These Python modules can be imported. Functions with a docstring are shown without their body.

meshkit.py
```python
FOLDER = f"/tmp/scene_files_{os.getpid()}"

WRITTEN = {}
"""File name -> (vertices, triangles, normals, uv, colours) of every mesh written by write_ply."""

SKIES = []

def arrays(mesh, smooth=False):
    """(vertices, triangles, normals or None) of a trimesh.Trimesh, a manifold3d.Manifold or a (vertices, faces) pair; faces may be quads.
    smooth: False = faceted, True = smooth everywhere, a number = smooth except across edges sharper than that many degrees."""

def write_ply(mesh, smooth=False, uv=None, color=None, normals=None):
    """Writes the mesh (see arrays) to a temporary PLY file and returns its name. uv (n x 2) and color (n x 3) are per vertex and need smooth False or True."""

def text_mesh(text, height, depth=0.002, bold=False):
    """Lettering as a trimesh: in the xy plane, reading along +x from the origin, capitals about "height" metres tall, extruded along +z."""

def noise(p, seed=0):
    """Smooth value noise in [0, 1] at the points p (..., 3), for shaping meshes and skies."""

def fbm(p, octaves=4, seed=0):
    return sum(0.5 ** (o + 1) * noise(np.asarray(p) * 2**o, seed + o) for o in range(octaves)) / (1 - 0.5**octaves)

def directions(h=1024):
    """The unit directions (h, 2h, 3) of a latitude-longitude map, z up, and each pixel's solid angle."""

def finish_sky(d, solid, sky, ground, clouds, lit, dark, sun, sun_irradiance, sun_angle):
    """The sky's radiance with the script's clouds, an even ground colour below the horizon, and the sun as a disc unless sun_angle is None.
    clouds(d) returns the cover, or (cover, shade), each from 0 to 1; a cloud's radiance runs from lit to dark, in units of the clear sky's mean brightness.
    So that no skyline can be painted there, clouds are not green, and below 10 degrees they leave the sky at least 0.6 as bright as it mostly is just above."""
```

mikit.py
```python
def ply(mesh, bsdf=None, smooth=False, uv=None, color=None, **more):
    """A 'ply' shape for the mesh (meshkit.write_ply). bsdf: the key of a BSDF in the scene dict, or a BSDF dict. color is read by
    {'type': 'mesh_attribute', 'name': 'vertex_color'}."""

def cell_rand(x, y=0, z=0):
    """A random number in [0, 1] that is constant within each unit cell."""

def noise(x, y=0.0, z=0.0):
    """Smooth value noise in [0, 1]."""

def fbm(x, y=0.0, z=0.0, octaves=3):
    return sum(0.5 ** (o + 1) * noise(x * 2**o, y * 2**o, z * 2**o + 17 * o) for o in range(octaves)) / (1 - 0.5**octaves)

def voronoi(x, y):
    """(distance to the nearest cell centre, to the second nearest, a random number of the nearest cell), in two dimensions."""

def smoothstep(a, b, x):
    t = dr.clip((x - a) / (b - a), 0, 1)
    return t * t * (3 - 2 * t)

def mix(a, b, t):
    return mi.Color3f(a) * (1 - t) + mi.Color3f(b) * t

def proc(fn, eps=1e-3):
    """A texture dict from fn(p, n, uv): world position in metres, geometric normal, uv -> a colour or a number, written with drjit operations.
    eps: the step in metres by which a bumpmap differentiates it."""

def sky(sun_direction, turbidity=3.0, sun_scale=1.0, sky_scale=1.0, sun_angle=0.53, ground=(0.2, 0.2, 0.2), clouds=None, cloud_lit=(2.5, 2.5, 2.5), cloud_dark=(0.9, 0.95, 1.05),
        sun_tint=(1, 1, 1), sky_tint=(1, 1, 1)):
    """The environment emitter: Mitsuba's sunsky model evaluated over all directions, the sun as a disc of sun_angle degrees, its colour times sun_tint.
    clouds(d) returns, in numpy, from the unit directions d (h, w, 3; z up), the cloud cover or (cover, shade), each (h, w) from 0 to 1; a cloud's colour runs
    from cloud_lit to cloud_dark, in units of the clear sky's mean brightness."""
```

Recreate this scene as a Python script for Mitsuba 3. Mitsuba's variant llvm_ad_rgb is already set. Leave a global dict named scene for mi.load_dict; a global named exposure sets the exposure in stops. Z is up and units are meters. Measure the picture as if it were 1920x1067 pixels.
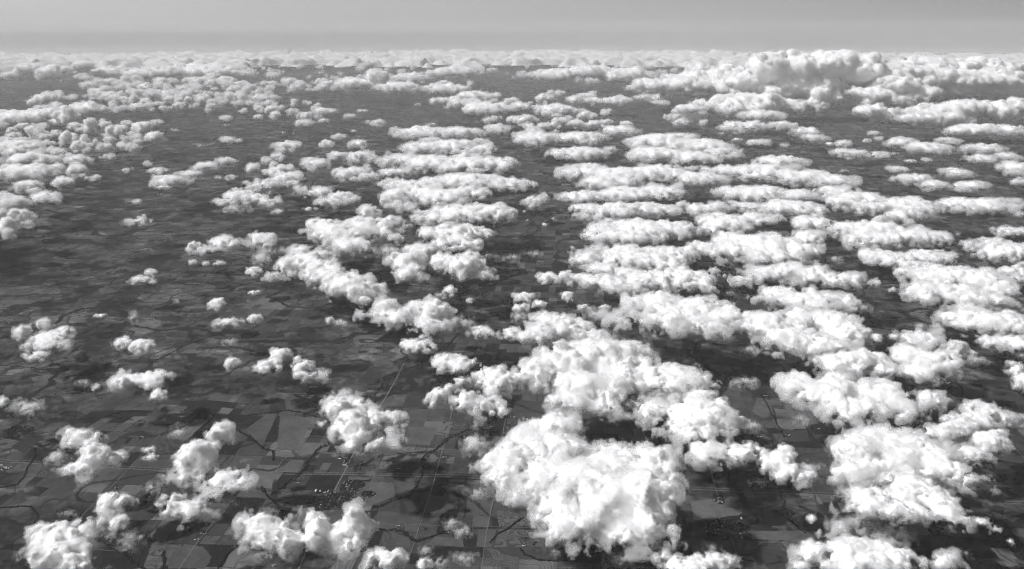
import math, random, zlib
import numpy as np, trimesh, mitsuba as mi, drjit as dr, mikit, meshkit
from scipy.spatial import cKDTree
from scipy.ndimage import map_coordinates, gaussian_filter
from scipy.sparse import coo_matrix
from scipy.sparse.csgraph import connected_components

scene, labels = {}, {}
T = mi.ScalarTransform4f
rng = np.random.default_rng(7)

# ------------------------------------------------------------------ camera, sky, sun, exposure
H, F, YH = 11000.0, 1536.0, 61.0                  # height of the aircraft, focal length and row of the level horizon in pixels of a 1920 wide frame
PITCH = math.atan((533.5 - YH) / F)
FOV = math.degrees(2 * math.atan(960 / F))
HAZE = 2.6e-6                                     # extinction of the air per metre
SUN = (-0.67, -0.02, 0.74)                        # half way up, square from the left
scene['camera'] = {'type': 'perspective', 'fov': FOV, 'fov_axis': 'x', 'near_clip': 10.0, 'far_clip': 2.0e6,
                   'to_world': T().look_at(origin=[0, 0, H], target=[0, math.cos(PITCH), H - math.sin(PITCH)], up=[0, 0, 1]),
                   'medium': {'type': 'ref', 'id': 'air'}}
exposure = 1.8


LIT, DARK = 3.2, 0.1


def sky_cover(d):
    # a smooth grey sky (the photograph has no colour): pale along the horizon, paler on the sun's side, darkening to the zenith as it does at this height
    s = np.array([SUN[0], SUN[1], 0.0]) / np.hypot(SUN[0], SUN[1])
    veil = meshkit.fbm(d * np.array([3.0, 3.0, 9.0]) + 5.0, 3, seed=3)
    value = 1.9 * (1 + 0.6 * (d @ s)) * (0.12 + 0.88 * np.exp(-np.clip(d[..., 2], 0, 1) / 0.13)) * (1 + 0.15 * (veil - 0.5)) * (1 - 0.38 * np.exp(-np.clip(d[..., 2], 0, 1) / 0.018))
    return np.ones(d.shape[:2]), np.clip((LIT - value) / (LIT - DARK), 0, 1)


scene['daylight'] = mikit.sky(SUN, turbidity=3.0, clouds=sky_cover, cloud_lit=(LIT, LIT, LIT), cloud_dark=(DARK, DARK, DARK),
                              sun_tint=(0.825, 1.0, 1.36), ground=(0.27, 0.27, 0.27))
scene['air'] = {'type': 'homogeneous', 'albedo': {'type': 'rgb', 'value': [0.94, 0.94, 0.94]}, 'sigma_t': HAZE}


# ------------------------------------------------------------------ helpers
def obj(key, mesh, bsdf, label=None, cat=None, group=None, kind=None, smooth=False, **more):
    n, k = 1, key
    while k in scene:
        k = f'{key}_{n:03d}'
        n += 1
    scene[k] = mikit.ply(mesh, bsdf, smooth=smooth, **more)
    e = {a: b for a, b in (('label', label), ('category', cat), ('group', group), ('kind', kind)) if b}
    if e:
        labels[k] = e
    return k


def ray(u, v):
    t = (v - 533.5) / F
    return np.array([(u - 960.0) / F, math.cos(PITCH) - t * math.sin(PITCH), -math.sin(PITCH) - t * math.cos(PITCH)])


def at(u, v, z=0.0):
    """The point at height z where the photograph shows (u, v)."""
    r = ray(u, v)
    return np.array([0, 0, H]) + r * ((z - H) / r[2])
# ------------------------------------------------------------------ the land
GRID = math.atan2(ray(1083, YH)[0], ray(1083, YH)[1])      # the section roads run a little right of the line of flight
CG, SG = math.cos(GRID), math.sin(GRID)
_o = at(902, 1066)
U0, W0 = _o[0] * CG - _o[1] * SG, at(640, 890)[0] * SG + at(640, 890)[1] * CG
MILE = 1609.0
smooth, noise, fbm, cell = mikit.smoothstep, mikit.noise, mikit.fbm, mikit.cell_rand


def land(p, n, uv):
    """Reflectance of the plain: pasture with mottles and branching drainage, and ploughed parcels on a half mile grid."""
    x, y = p.x, p.y
    u, w = x * CG - y * SG - U0, x * SG + y * CG - W0
    wob = (noise(x / 420, y / 420) - 0.5) * 60 + (noise(x / 2600, y / 2600 + 11) - 0.5) * 500 * smooth(-2500.0, -9000.0, x)
    u, w = u + wob, w + wob * 0.7
    h = MILE / 2
    q, r = dr.floor(u / h), dr.floor(w / h)
    fu, fw = u / h - q, w / h - r
    k = cell(q, r, 1)
    cu = 0.35 + 0.3 * cell(q, r, 2)
    cw = 0.35 + 0.3 * cell(q, r, 4)
    su, sw = dr.select((k > 0.4) & (fu > cu), 1.0, 0.0), dr.select((k > 0.65) & (fw > cw), 1.0, 0.0)
    t = cell(q * 2 + su, r * 2 + sw, 7)
    tone = 0.034 + 0.026 * t * t + dr.select(t > 0.88, 0.014, 0.0) - dr.select(t < 0.2, 0.016, 0.0)
    eu = dr.minimum(dr.minimum(fu, 1 - fu), dr.select(k > 0.4, dr.abs(fu - cu), 1.0)) * h
    ew = dr.minimum(dr.minimum(fw, 1 - fw), dr.select(k > 0.65, dr.abs(fw - cw), 1.0)) * h
    hedge = (1 - smooth(6.0, 20.0, dr.minimum(eu, ew))) * smooth(0.42, 0.62, noise(x / 500 + 31, y / 500))
    # contour ploughing in some parcels
    ring = noise(x / 520 + 9, y / 520) * 9.0
    tone = tone * (1 + dr.select(cell(q * 2 + su, r * 2 + sw, 11) > 0.62, 0.16 * dr.sin(ring * 6.2832), 0.0))
    # pasture
    big, mid, fine = fbm(x / 5200, y / 5200, 0, 3), fbm(x / 1300 + 7, y / 1300, 0, 4), fbm(x / 190, y / 190 + 3, 0, 3)
    past = 0.046 + 0.070 * (mid - 0.5) + 0.035 * (fine - 0.5) + 0.025 * (big - 0.5)
    scrub = smooth(0.565, 0.61, fbm(x / 900 + 50, y / 620, 0, 4))
    bare = smooth(0.60, 0.64, fbm(x / 650 + 20, y / 520 + 70, 0, 4))
    past = dr.maximum(past, 0.02) * (1 - 0.5 * scrub) * (1 + 0.45 * bare)
    # paddocks of uneven outline, each of its own tone, some with hedged bounds
    qx, qy = x + (noise(x / 300, y / 300 + 2) - 0.5) * 160, y + (noise(x / 300 + 8, y / 300) - 0.5) * 160
    p1, p2, pk = mikit.voronoi(qx / 780, qy / 1050)
    h1, h2, hk = mikit.voronoi(qx / 2300 + 40, qy / 1900)
    past = past * (0.72 + 0.5 * pk + 0.22 * (hk - 0.5))
    bound = (1 - smooth(0.015, 0.045, p2 - p1)) * smooth(0.45, 0.6, noise(x / 700 + 3, y / 700))
    past = past * (1 - 0.5 * bound)
    share = smooth(0.36, 0.50, big + 0.20 * smooth(-7000.0, 1500.0, x + 0.12 * y) - 0.16 + 0.10 * (1 - smooth(17000.0, 26000.0, y)))
    edge = past * (1 - share) + tone * (0.82 + 0.36 * fine) * share
    # drainage lines, wooded and dark
    wx, wy = (fbm(x / 1700, y / 1700 + 40, 0, 3) - 0.5) * 1500, (fbm(x / 1700 + 60, y / 1700, 0, 3) - 0.5) * 1500
    a = dr.abs(noise((x + wx) / 4300 + 3, (y + wy) / 3100) - 0.5)
    b = dr.abs(noise((x + wx) / 1700 + 13, (y + wy) / 1300 + 5) - 0.5)
    c = dr.abs(noise((x + wx * 0.6) / 800 + 23, (y + wy * 0.6) / 640 + 8) - 0.5)
    rag = 0.6 + 0.8 * noise(x / 90, y / 90)
    line = dr.maximum(1 - smooth(0.016, 0.026, a * rag), 0.85 * (1 - smooth(0.014, 0.030, b * rag)) * smooth(0.22, 0.42, noise(x / 2600, y / 2600 + 70)))
    line = dr.maximum(line, 0.65 * (1 - smooth(0.014, 0.045, c * rag)) * smooth(0.42, 0.55, noise(x / 1500 + 90, y / 1500)))
    d1, d2, dk = mikit.voronoi(x / 900, y / 900)
    copse = dr.select(dk > 0.72, 1 - smooth(0.03, 0.07, d1 * (0.7 + 0.6 * noise(x / 40, y / 40))), 0.0)
    dark = dr.maximum(dr.maximum(line, hedge * share * 0.8), copse)
    s1, s2, sk = mikit.voronoi(x / 380 + 9, y / 380)
    speck = dr.select(sk > 0.62, 1 - smooth(0.03, 0.06, s1 * (0.7 + 0.6 * noise(x / 30, y / 30))), 0.0)
    dark = dr.maximum(dark, 0.8 * speck)
    edge = 0.045 * dr.power(dr.maximum(edge, 0.004) / 0.045, 1.35)
    v = edge * (1 - dark) + 0.014 * dark
    return mi.Color3f(v * GROUND)


GROUND = 1.45
scene['land'] = {'type': 'diffuse', 'reflectance': mikit.proc(land)}
TONES = {'dark_soil': 0.022, 'wet_soil': 0.029, 'grass': 0.05, 'stubble': 0.062, 'straw': 0.078}


def plain(tone, big, fine, amp):
    def fn(p, n, uv):
        v = tone * (1 + amp * (fbm(p.x / big, p.y / big + tone * 900, 0, 3) - 0.5) + 0.7 * amp * (fbm(p.x / fine, p.y / fine, 0, 2) - 0.5))
        return mi.Color3f(v * GROUND)
    return {'type': 'diffuse', 'reflectance': mikit.proc(fn)}


for k, v in TONES.items():
    scene[k] = plain(v, 420.0, 70.0, 0.5)


def terraced(p, n, uv):
    ring = fbm(p.x / 600 + 4, p.y / 420, 0, 2) * 15.0
    return mi.Color3f(GROUND * (0.058 + 0.022 * dr.sin(ring * 6.2832)) * (0.85 + 0.3 * noise(p.x / 80, p.y / 80)))


scene['terraces'] = {'type': 'diffuse', 'reflectance': mikit.proc(terraced)}
scene['road_gravel'] = plain(0.095, 300.0, 40.0, 0.35)
scene['asphalt'] = plain(0.10, 300.0, 40.0, 0.3)
scene['verge'] = plain(0.035, 200.0, 40.0, 0.5)
scene['tree_leaf'] = plain(0.017, 90.0, 20.0, 0.7)
scene['pond_water'] = {'type': 'principled', 'base_color': {'type': 'rgb', 'value': [0.012] * 3}, 'roughness': 0.12}
for k, v in (('pale_roof', 0.36), ('grey_roof', 0.24), ('white_sheet', 0.44)):
    scene[k] = plain(v, 60.0, 9.0, 0.25)

REACH = 460000.0
_n = 24
_g = np.linspace(-REACH, REACH, _n + 1)
_gx, _gy = np.meshgrid(_g, _g, indexing='ij')
_v = np.stack([_gx.ravel(), _gy.ravel(), 0 * _gx.ravel()], 1)
_i = np.arange(_n)[:, None] * (_n + 1) + np.arange(_n)[None]
_q = np.stack([_i, _i + _n + 1, _i + _n + 2, _i + 1], -1).reshape(-1, 4)
obj('ground', (_v, _q), 'land', kind='structure')


def wavy(pts, step, jitter, r):
    """A line through the points with small irregular bends."""
    p = np.asarray(pts, float)
    out = []
    for a, b in zip(p[:-1], p[1:]):
        m = max(int(np.linalg.norm(b - a) / step), 1)
        t = np.arange(m)[:, None] / m
        seg = a + (b - a) * t
        seg[1:] += r.normal(0, jitter, (m - 1, 2))
        out.append(seg)
    return np.vstack(out + [p[-1:]])


def ribbon(p, width, z):
    t = np.gradient(p, axis=0)
    t /= np.linalg.norm(t, axis=1, keepdims=True)
    n = np.stack([-t[:, 1], t[:, 0]], 1) * (np.broadcast_to(width, (len(p),)) / 2)[:, None]
    v = np.vstack([np.c_[p - n, np.full(len(p), z)], np.c_[p + n, np.full(len(p), z)]])
    i = np.arange(len(p) - 1)
    return v, np.stack([i, i + 1, i + 1 + len(p), i + len(p)], 1)


def px(line):
    return np.array([at(*q)[:2] for q in line])


# field parcels that stand out
FIELDS = [
 ('wet_soil', [(600,850),(655,851),(637,884),(589,881)]), ('stubble', [(606,868),(622,868),(613,882),(598,881)]), ('stubble', [(546,862),(573,862),(557,886),(519,884)]),
 ('straw', [(1453,766),(1497,770),(1512,805),(1458,803)]), ('stubble', [(1489,757),(1513,757),(1535,795),(1511,795)]), ('wet_soil', [(1463,806),(1512,806),(1520,828),(1478,828)]),
 ('straw', [(1295,941),(1330,935),(1393,960),(1385,966),(1300,976)]), ('stubble', [(1405,985),(1460,980),(1505,1000),(1480,1013),(1410,1011)]),
 ('wet_soil', [(207,840),(225,822),(240,823),(222,842)]), ('dark_soil', [(20,838),(45,822),(80,820),(45,850)]), ('dark_soil', [(503,766),(512,752),(520,747),(533,748),(537,768)]),
 ('grass', [(315,1066),(318,1048),(328,1032),(348,1020),(380,1025),(397,1045),(385,1066)]), ('dark_soil', [(757,872),(778,865),(790,868),(787,893),(750,893)]),
 ('terraces', [(912,1027),(930,1030),(945,1040),(972,1045),(972,1060),(935,1060)]), ('stubble', [(798,1022),(815,1006),(868,1009),(870,1025)]), ('grass', [(893,1025),(897,992),(931,993),(922,1027)]),
 ('terraces', [(930,957),(1015,960),(1019,988),(936,986)]), ('terraces', [(935,992),(1019,994),(1020,1024),(926,1026)]), ('grass', [(733,1016),(738,1000),(768,1010),(770,1028)]), ('stubble', [(340,652),(352,645),(366,643),(378,648),(362,655)]),
 ('stubble', [(0,563),(40,560),(72,564),(55,570),(5,571)]), ('terraces', [(268,1066),(285,1020),(310,1005),(312,1020),(302,1066)]), ('grass', [(460,806),(500,776),(520,776),(492,838)]), ('stubble', [(525,778),(585,783),(560,845),(520,843)]),
 ('wet_soil', [(695,690),(716,700),(700,720),(670,716)]), ('stubble', [(675,902),(738,905),(742,930),(690,950),(684,946)]), ('grass', [(740,903),(782,905),(770,925),(746,932)]), ('stubble', [(655,893),(700,895),(690,900),(652,899)]),
 ('grass', [(1555,860),(1582,862),(1600,905),(1556,920)]), ('wet_soil', [(1405,1030),(1440,1024),(1460,1050),(1420,1062)]), ('stubble', [(1420,745),(1444,750),(1450,775),(1432,785),(1410,772)]), ('grass', [(690,800),(760,796),(742,850),(700,850)]),
 ('stubble', [(765,800),(820,802),(806,835),(758,832)]), ('wet_soil', [(765,735),(808,738),(800,765),(755,762)]),
]
from shapely.geometry import Polygon
for k, (m, poly) in enumerate(FIELDS):
    r = np.random.default_rng(500 + k)
    pts = px(poly)
    pts = wavy(np.vstack([pts, pts[:1]]), 90.0, 5.0, r)[:-1]
    v, f = trimesh.creation.triangulate_polygon(Polygon(pts).buffer(0), engine='earcut')
    obj('field', (np.c_[v, np.full(len(v), 0.8 + 0.02 * k)], f), m, kind='structure')

HIGHWAY = [(-60,863),(0,866),(115,871),(330,884),(430,888),(640,890),(830,894),(925,898),(1290,917),(1540,928),(1600,932),(1790,940),(1985,948)]
ROADS = [
 ('highway', 34.0, 'asphalt', HIGHWAY),
 ('highway', 26.0, 'road_gravel', [(a, b - 4.2) for a, b in HIGHWAY]),
 ('highway', 46.0, 'asphalt', [(560,1066),(600,975),(618,940),(631,912),(644,888),(662,852),(683,812),(704,776),(720,750),(743,711),(762,671)]),
 ('road', 24.0, 'road_gravel', [(902,1069),(912,1000),(926,930),(934,880),(945,800),(953,765),(960,700)]),
 ('road', 22.0, 'road_gravel', [(755,1069),(770,1037),(790,975),(812,909),(822,870),(838,815),(852,750)]),
 ('road', 26.0, 'road_gravel', [(334,1069),(352,1042),(370,1016),(408,970)]),
 ('road', 20.0, 'road_gravel', [(517,884),(530,862),(555,847),(577,812)]), ('road', 20.0, 'road_gravel', [(143,979),(163,957),(200,922),(263,855),(300,815)]),
 ('road', 20.0, 'road_gravel', [(150,1029),(177,1030),(230,1034)]), ('road', 20.0, 'road_gravel', [(553,847),(600,848),(660,850)]),
 ('road', 16.0, 'road_gravel', [(660,981),(780,984),(860,986),(1010,990)]), ('road', 24.0, 'verge', [(780,1024),(870,1026),(960,1027),(1050,1028)]),
 ('road', 22.0, 'road_gravel', [(1322,840),(1340,909),(1357,965),(1373,1012),(1389,1069)]), ('road', 18.0, 'road_gravel', [(1545,768),(1560,792),(1574,813)]),
 ('road', 14.0, 'road_gravel', [(1487,757),(1510,795),(1533,825)]), ('road', 22.0, 'road_gravel', [(1668,958),(1690,994),(1712,1030),(1735,1069)]),
 ('road', 22.0, 'road_gravel', [(1876,812),(1900,838),(1945,882)]), ('road', 20.0, 'road_gravel', [(1810,868),(1850,906)]), ('road', 20.0, 'road_gravel', [(1380,1014),(1440,1017),(1520,1020)]),
 ('road', 16.0, 'road_gravel', [(1700,735),(1720,762)]), ('road', 16.0, 'road_gravel', [(900,1062),(990,1063),(1080,1064)]), ('road', 18.0, 'road_gravel', [(685,945),(690,925),(697,905),(712,860)]),
 ('road', 14.0, 'road_gravel', [(790,850),(835,852),(880,852)]), ('road', 22.0, 'road_gravel', [(742,651),(757,668)]), ('road', 16.0, 'road_gravel', [(807,510),(808,550)]),
]
for k, (name, width, m, line) in enumerate(ROADS):
    p = wavy(px(line), 400.0, 1.5, np.random.default_rng(700 + k))
    obj(name, ribbon(p, width * 0.8, 3.0 + 0.05 * k), m, kind='structure')

# creeks with their belts of trees: line, spread of the belt, how many trees to a kilometre
CREEKS = [
 ([(636,816),(625,826),(596,843),(586,856),(578,866),(572,878),(562,888),(548,898),(535,908),(520,920),(508,929)], 75, 60, 'broad dark tree belt along the creek left of the diagonal highway'),
 ([(927,782),(920,795),(890,803),(873,807),(840,822),(830,832),(815,845),(800,852),(792,872),(787,899),(780,915),(773,925),(760,934),(747,935),(725,944),(703,952)], 62, 55, 'winding dark tree belt along the creek left of the biggest cloud'),
 ([(873,609),(853,633),(837,649),(820,660),(803,669),(787,684),(770,690),(745,698),(720,709)], 60, 34, 'dark wooded creek line beyond the diagonal highway near the centre'),
 ([(722,712),(716,725),(705,738),(700,760),(690,790)], 50, 30, 'short tree belt beside the diagonal highway behind the triangular cloud'),
 ([(697,989),(723,995),(753,994),(762,1002),(770,1009),(780,1015),(805,1008),(840,995)], 50, 60, 'lumpy tree belt between the two straight roads at bottom centre'),
 ([(443,805),(460,815),(480,829),(493,840),(513,845),(513,864)], 38, 50, 'tree line zigzagging right of the tall stepped cloud'),
 ([(460,780),(500,774),(540,769),(570,774),(593,782)], 34, 45, 'tree line running level above the patchwork fields'),
 ([(550,739),(580,752),(593,765)], 36, 45, 'short slanting tree line left of the triangular cloud'),
 ([(0,952),(57,950),(66,958),(72,969),(63,989)], 22, 50, 'thin tree line at the left edge above the corner cloud'),
 ([(0,915),(33,909),(45,895),(50,882),(67,855),(63,842),(85,835),(113,830)], 18, 55, 'crooked tree line along a stream left of the double cloud'),
 ([(490,912),(503,932),(533,962)], 24, 40, 'tree line running down to the pond near the larger town'),
 ([(200,1022),(233,1039),(250,1055),(267,1066)], 36, 60, 'tree line in the gully right of the corner cloud'),
 ([(447,1022),(423,1042),(407,1066)], 45, 55, 'dark tree belt left of the bright three humped cloud'),
 ([(310,1032),(309,1050),(307,1067)], 30, 60, 'tree line beside the terraced field at bottom left'),
 ([(0,583),(50,576),(110,559),(160,543),(193,533),(233,519)], 22, 18, 'faint long tree line on the bare plain at the left'),
 ([(147,629),(187,609),(233,599)], 20, 18, 'faint tree line beside the peaked cloud'),
 ([(280,681),(320,663),(353,646),(417,623)], 18, 22, 'tree line slanting across the pasture left of centre'),
 ([(143,787),(175,782),(215,780),(250,788)], 16, 30, 'tree line winding below the flat bottomed cloud'),
 ([(160,800),(205,778),(250,770),(290,774)], 14, 30, 'thin hedge of trees on the pasture below the flat bottomed cloud'),
 ([(975,1028),(985,1040),(1010,1050),(1045,1052),(1080,1046)], 26, 50, 'tree line in the gully under the near edge of the biggest cloud'),
 ([(920,1018),(935,1000),(960,985),(980,970)], 26, 50, 'tree line climbing between the contour ploughed fields'),
 ([(1000,1022),(1010,1008),(1035,1002)], 30, 50, 'clump of trees by the near edge of the biggest cloud'),
 ([(1427,740),(1440,762),(1452,783),(1460,800),(1470,820)], 22, 40, 'tree line beside the pale square field on the right'),
 ([(1455,905),(1480,975),(1510,1000)], 40, 22, 'wooded gully inside the broad shadow at lower right'),
 ([(1860,870),(1875,895),(1893,918)], 22, 40, 'tree line near the right edge below the hook of cloud'),
]
ico = trimesh.creation.icosahedron()


def crowns(spots, size, r):
    """Tree crowns standing on the ground, as one mesh."""
    vs, fs = [], []
    for k, (x, y) in enumerate(spots):
        s = size * r.uniform(0.6, 1.35)
        v = ico.vertices * (s * r.uniform(0.8, 1.2, (12, 1))) * [1, 1, r.uniform(0.7, 1.0)]
        a = r.uniform(0, 6.28)
        v = v @ np.array([[math.cos(a), math.sin(a), 0], [-math.sin(a), math.cos(a), 0], [0, 0, 1]])
        vs.append(v + [x, y, s * 0.55])
        fs.append(ico.faces + 12 * k)
    return np.vstack(vs), np.vstack(fs)


for k, (line, spread, per_km, label) in enumerate(CREEKS):
    r = np.random.default_rng(900 + k)
    p = wavy(px(line), 180.0, 22.0, r)
    seg = np.linalg.norm(np.diff(p, axis=0), axis=1)
    m = int(seg.sum() / 1000 * per_km * 2.2)
    at_ = np.sort(r.random(m)) * seg.sum()
    c = np.r_[0, np.cumsum(seg)]
    q = np.stack([np.interp(at_, c, p[:, j]) for j in (0, 1)], 1)
    lump = 0.35 + 0.9 * meshkit.noise(np.c_[q / 260.0, np.zeros(m)], seed=k)
    q += r.normal(0, 1, (m, 2)) * (spread * 0.56 * lump)[:, None]
    obj('creek_trees', crowns(q, 17.0, r), 'tree_leaf', label, 'trees', 'tree belts along the creeks', 'stuff')
    obj('creek', ribbon(p, 9.0, 0.4), 'pond_water', kind='structure')

for k, (u, v, ru, rv) in enumerate([(546,937,15,6), (517,924,9,4), (862,702,8,3)]):
    a = np.linspace(0, 6.283, 40, endpoint=False)
    w = 1 + 0.18 * np.sin(3 * a + k) + 0.1 * np.sin(5 * a + 2 * k)
    e = px([(u + ru * math.cos(t) * s, v + rv * math.sin(t) * s) for t, s in zip(a, w)])
    vv, ff = trimesh.creation.triangulate_polygon(Polygon(e), engine='earcut')
    obj('pond', (np.c_[vv, np.full(len(vv), 2.2)], ff), 'pond_water', kind='structure')


# towns and farms
def house_mesh(w, l, h, roof):
    """A gabled building with eaves, standing on z = 0."""
    a, b, o = w / 2, l / 2, 0.6
    v = [(-a, -b, 0), (a, -b, 0), (a, b, 0), (-a, b, 0), (-a, -b, h), (a, -b, h), (a, b, h), (-a, b, h), (0, -b, h + roof), (0, b, h + roof)]
    f = [(0, 1, 5), (0, 5, 4), (1, 2, 6), (1, 6, 5), (2, 3, 7), (2, 7, 6), (3, 0, 4), (3, 4, 7), (4, 5, 8), (6, 7, 9)]
    e = [(-a - o, -b - o, h - 0.3), (0, -b - o, h + roof + 0.25), (0, b + o, h + roof + 0.25), (-a - o, b + o, h - 0.3), (a + o, -b - o, h - 0.3), (a + o, b + o, h - 0.3)]
    f += [(10, 11, 12), (10, 12, 13), (14, 15, 12), (14, 12, 11)]
    return np.array(v + e), np.array(f)


def place(mesh, x, y, turn, z=0.0):
    c, s = math.cos(turn), math.sin(turn)
    return mesh[0] @ np.array([[c, s, 0], [-s, c, 0], [0, 0, 1]]) + [x, y, z], mesh[1]


TOWNS = [   # patches (column, row, half widths, houses, trees), what to call a house, big sheds as (column, row)
 ([(655,915,18,14,26,60), (640,938,26,14,34,110), (600,945,26,14,22,150), (672,908,14,7,2,60), (690,927,14,6,12,50), (612,925,20,7,14,30), (665,940,24,8,12,80)], 'small pale roofed building in the larger town beside the diagonal highway', [(600,921),(608,923),(592,920),(648,908),(652,912)]),
 ([(1360,990,36,18,56,150), (1368,1005,26,8,16,60), (1350,938,9,8,8,16)], 'small pale roofed building in the compact town on the right', [(1349,934),(1353,943),(1390,972)]),
 ([(40,806,26,8,16,120), (22,818,16,6,6,60)], 'small pale roofed building in the wooded village at the left edge', [(44,806),(50,803)]),
 ([(872,556,38,14,22,150), (900,548,20,8,6,60), (950,566,12,3,8,6)], 'small pale roofed building in the distant wooded town near the centre', [(946,566),(954,567)]),
 ([(8,878,14,6,5,6)], 'small pale roofed building beside the bright sheds at the left edge', [(3,872),(10,876),(14,878),(5,881)]),
 ([(655,865,9,7,10,14), (672,876,8,7,6,12), (638,858,10,2,1,4)], 'small pale roofed building at the highway crossing above the larger town', [(637,860),(646,872)]),
]
PATCH = [
 ['right of the diagonal highway in the larger town', 'left of the diagonal highway in the larger town', 'in the dark trees at the lower left of the larger town', 'in the square wood right of the larger town', 'at the lower right of the larger town',
  'along the upper left side of the larger town', 'on the near edge of the larger town'],
 ['in the compact town on the right', 'on the near side of the compact town on the right', 'on the road beyond the compact town on the right'],
 ['in the wooded village at the left edge', 'below the wooded village at the left edge'], ['in the distant wooded town near the centre', 'at the right end of the distant wooded town', 'in the bright row right of the distant wooded town'],
 ['beside the bright sheds at the left edge'], ['at the highway crossing above the larger town', 'right of the highway crossing above the larger town', 'left of the highway crossing above the larger town'],
]
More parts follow.
